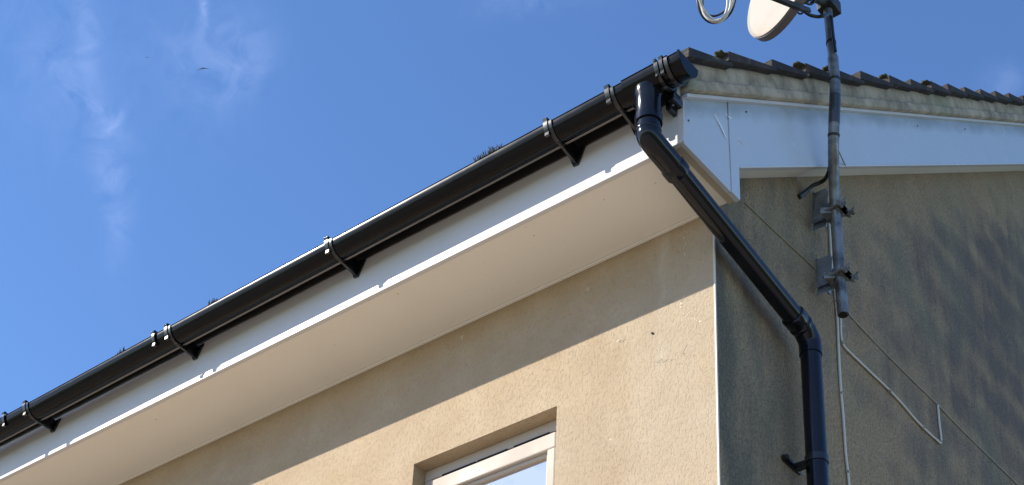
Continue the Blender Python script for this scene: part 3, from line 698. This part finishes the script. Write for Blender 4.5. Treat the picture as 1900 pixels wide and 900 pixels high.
def cable(name, pts, r, m, label, cat='cable', n=6, seg=10, group=None):
    o = tubeo(name, spline(pts, n), r, m, None, seg); tag(o, label, cat, group); return o
G = lambda L, x=.006: [at(a, b, 0, x) for a, b in L]
cable('dish_cable', [q(1480, 14, 5.75), q(1491, 20, 5.76), q(1503, 28, 5.78), q(1518, 31, 5.79), q(1530, 29, 5.80), at(1541, 27, 0, .20), at(1545, 60, 0, .205), at(1550, 95, 0, .208)], .0062, M['cable_black'], 'thick black cable looping from the satellite dish to the aerial pole')
# coil of spare flex hanging off the feed arm
coil = thing('cable_coil', 'coil of white and black spare cable hanging in loops left of the satellite dish', 'cable coil', q(1330, 40, 5.4))
for i, (cx_, cy_, rx, ry, rot, s, m) in enumerate(((1327, -4, 33, 47, 4, 5.40, 'cable_black'), (1326, -8, 30, 50, -6, 5.39, 'cable_white'), (1332, -6, 30, 46, 14, 5.38, 'cable_white'), (1322, -12, 26, 50, -14, 5.37, 'cable_white'), (1330, -2, 34, 44, 9, 5.41, 'cable_black'), (1336, -14, 28, 47, 26, 5.42, 'cable_black'))):
    pts = []
    for k in range(41):
        a = 2 * math.pi * k / 40; u = rx * math.cos(a); v = ry * math.sin(a); c, s_ = math.cos(R(rot)), math.sin(R(rot))
        pts.append(q(cx_ + u * c - v * s_, cy_ + u * s_ + v * c, s + .012 * math.sin(a * 2 + i)))
    tubeo('cable_loop', pts, .0036 if m == 'cable_black' else .0040, M[m], coil, 8)

cable('wall_cable', G([(1538, 415), (1540, 440), (1542, 480), (1546, 520), (1551, 560), (1554, 600), (1556, 650), (1560, 720), (1565, 780), (1569, 840), (1574, 885), (1580, 960), (1592, 1100)]) + [Vector((.006, .83, -2)), Vector((.006, .83, GZ + .3))], .0048, M['cable_white'],
      'off-white cable running straight down the gable wall below the aerial pole')
cable('wall_cable', G([(1559, 580), (1560, 605), (1561, 625), (1566, 642), (1580, 657), (1600, 676), (1622, 697), (1650, 724), (1676, 752), (1700, 780), (1722, 802), (1738, 816), (1745, 822), (1746, 812), (1743, 785), (1740, 752)]), .0044, M['cable_white'],
      'off-white cable sagging in a loop across the gable wall and turning up at its end')
for o_, L_ in ((bpy.data.objects['wall_cable'], ((1551, 560), (1561, 730), (1573, 876))), (bpy.data.objects['wall_cable.001'], ((1563, 636), (1650, 725), (1712, 792), (1745, 819)))):
    for px, py in L_:
        p_ = at(px, py, 0, .006); bm = bmesh.new(); box(bm, (.0006, p_.y - .006, p_.z - .004), (.0125, p_.y + .006, p_.z + .004))
        tube(bm, [(.0008, p_.y + .010, p_.z), (.008, p_.y + .010, p_.z)], .003, 8); obj('cable_clip', bm, M['cable_grey'], o_, bevel=.001)
cable('thin_wire', G([(1570, 577), (1600, 610), (1650, 662), (1700, 712), (1740, 751), (1780, 793), (1830, 842), (1885, 896), (1960, 972), (2100, 1110)], .004), .0024, M['cable_grey'], 'thin grey wire stretched slanting across the stained right part of the gable wall', 'wire')
cable('thin_wire', G([(1382, 376), (1404, 397), (1430, 422), (1462, 452), (1490, 478), (1512, 498)], .0025), .0022, M['wire_paint'], 'faint painted-over wire between the box end and the lower mast bracket', 'wire')
cable('black_lead', [at(1541, 300, 0, .135), at(1538, 318, 0, .11), at(1531, 332, 0, .085), at(1521, 339, 0, .06), at(1509, 344, 0, .04), at(1498, 353, 0, .022), at(1489, 360, 0, .01), at(1482, 366, 0, .002)], [.0075] * 29 + [.0085] * 7 + [.0095] * 7, M['cable_black'], 'short black lead from the mast into a hole in the gable wall') 
cable('wire_stay', [at(1552, 268, 0, .15), at(1556, 280, 0, .13), at(1568, 306, 0, .097), at(1567, 310, 0, .09), at(1552, 314, 0, .10)], .0028, M['cable_grey'], 'thin wire hook between the mast and the bottom of the bargeboard', 'wire')

# dark tufts rising out of the gutter
def tuft(px, py, wpx, n, h, label):
    c = at(px, py, 1, -.455); L = wpx / 560
    bm = bmesh.new()
    for i in range(n):
        t_ = i / (n - 1) - .5; x = c.x + t_ * L + random.uniform(-.006, .006); y = -.437 + random.uniform(-.006, .010)
        hh = h * (1 - (2 * t_) ** 2 * .8) * random.uniform(.45, 1.1); zb = .200 + gz(x)
        b = Vector((x, y, zb)); tp = b + Vector((random.uniform(-.014, .016), random.uniform(-.014, .006), hh + .028))
        tube(bm, [b, b.lerp(tp, .6) + Vector((.001, 0, 0)), tp], [.0026, .0022, .0008], 5)
    bmesh.ops.create_icosphere(bm, subdivisions=2, radius=1, matrix=Matrix.Translation((c.x, -.428, .197 + gz(c.x))) @ Matrix.Diagonal((L / 2, .012, .011, 1)))
    tag(obj('moss_tuft', bm, M['moss']), label, 'moss', 'tufts poking above the gutter rim')
tuft(903, 286, 60, 46, .020, 'biggest dark tuft on the gutter rim, between the middle two brackets')
tuft(388, 566, 32, 24, .015, 'small dark tuft on the gutter rim right of a bracket, halfway down the run')
tuft(217, 659, 26, 18, .009, 'flattest dark tuft on the gutter rim near the lower left of the photo')

# birds high up
def bird(px, py, dist, span, bank, label):
    c = q(px, py, dist); o = bmesh.new(); a = (AX * math.cos(bank) + AY * math.sin(bank)); fwd = (AZ * .7 + AY * .45 - AX * .1).normalized(); up = a.cross(fwd).normalized()
    n = 8; prev = None
    for i in range(-n, n + 1):
        t_ = i / n; p = c + a * t_ * span / 2 + up * .10 * span * (abs(t_) ** 1.3) * (-1 if abs(t_) > .5 else 0) * .5 - fwd * span * .22 * t_ * t_
        ch = span * .26 * (1 - abs(t_) ** 1.5) + span * .01
        v = [o.verts.new(p + fwd * ch * .5), o.verts.new(p + up * span * .012), o.verts.new(p - fwd * ch * .6), o.verts.new(p - up * span * .012)]
        if prev:
            for k in range(4): o.faces.new((prev[k], prev[(k + 1) % 4], v[(k + 1) % 4], v[k]))
        prev = v
    tube(o, [c + fwd * span * .24, c + fwd * span * .18, c + fwd * span * .05, c - fwd * span * .12, c - fwd * span * .26], [.004 * span, .035 * span, .05 * span, .035 * span, .008 * span], 10)
    tag(obj('bird', o, M['bird'], smooth=True), label, 'bird', 'birds high in the sky')
bird(376, 127, 60, .46, R(8), 'larger dark bird gliding with spread wings in the blue sky at upper left')
bird(273, 106, 150, .42, R(-5), 'tiny distant bird, a mere speck left of the larger bird')
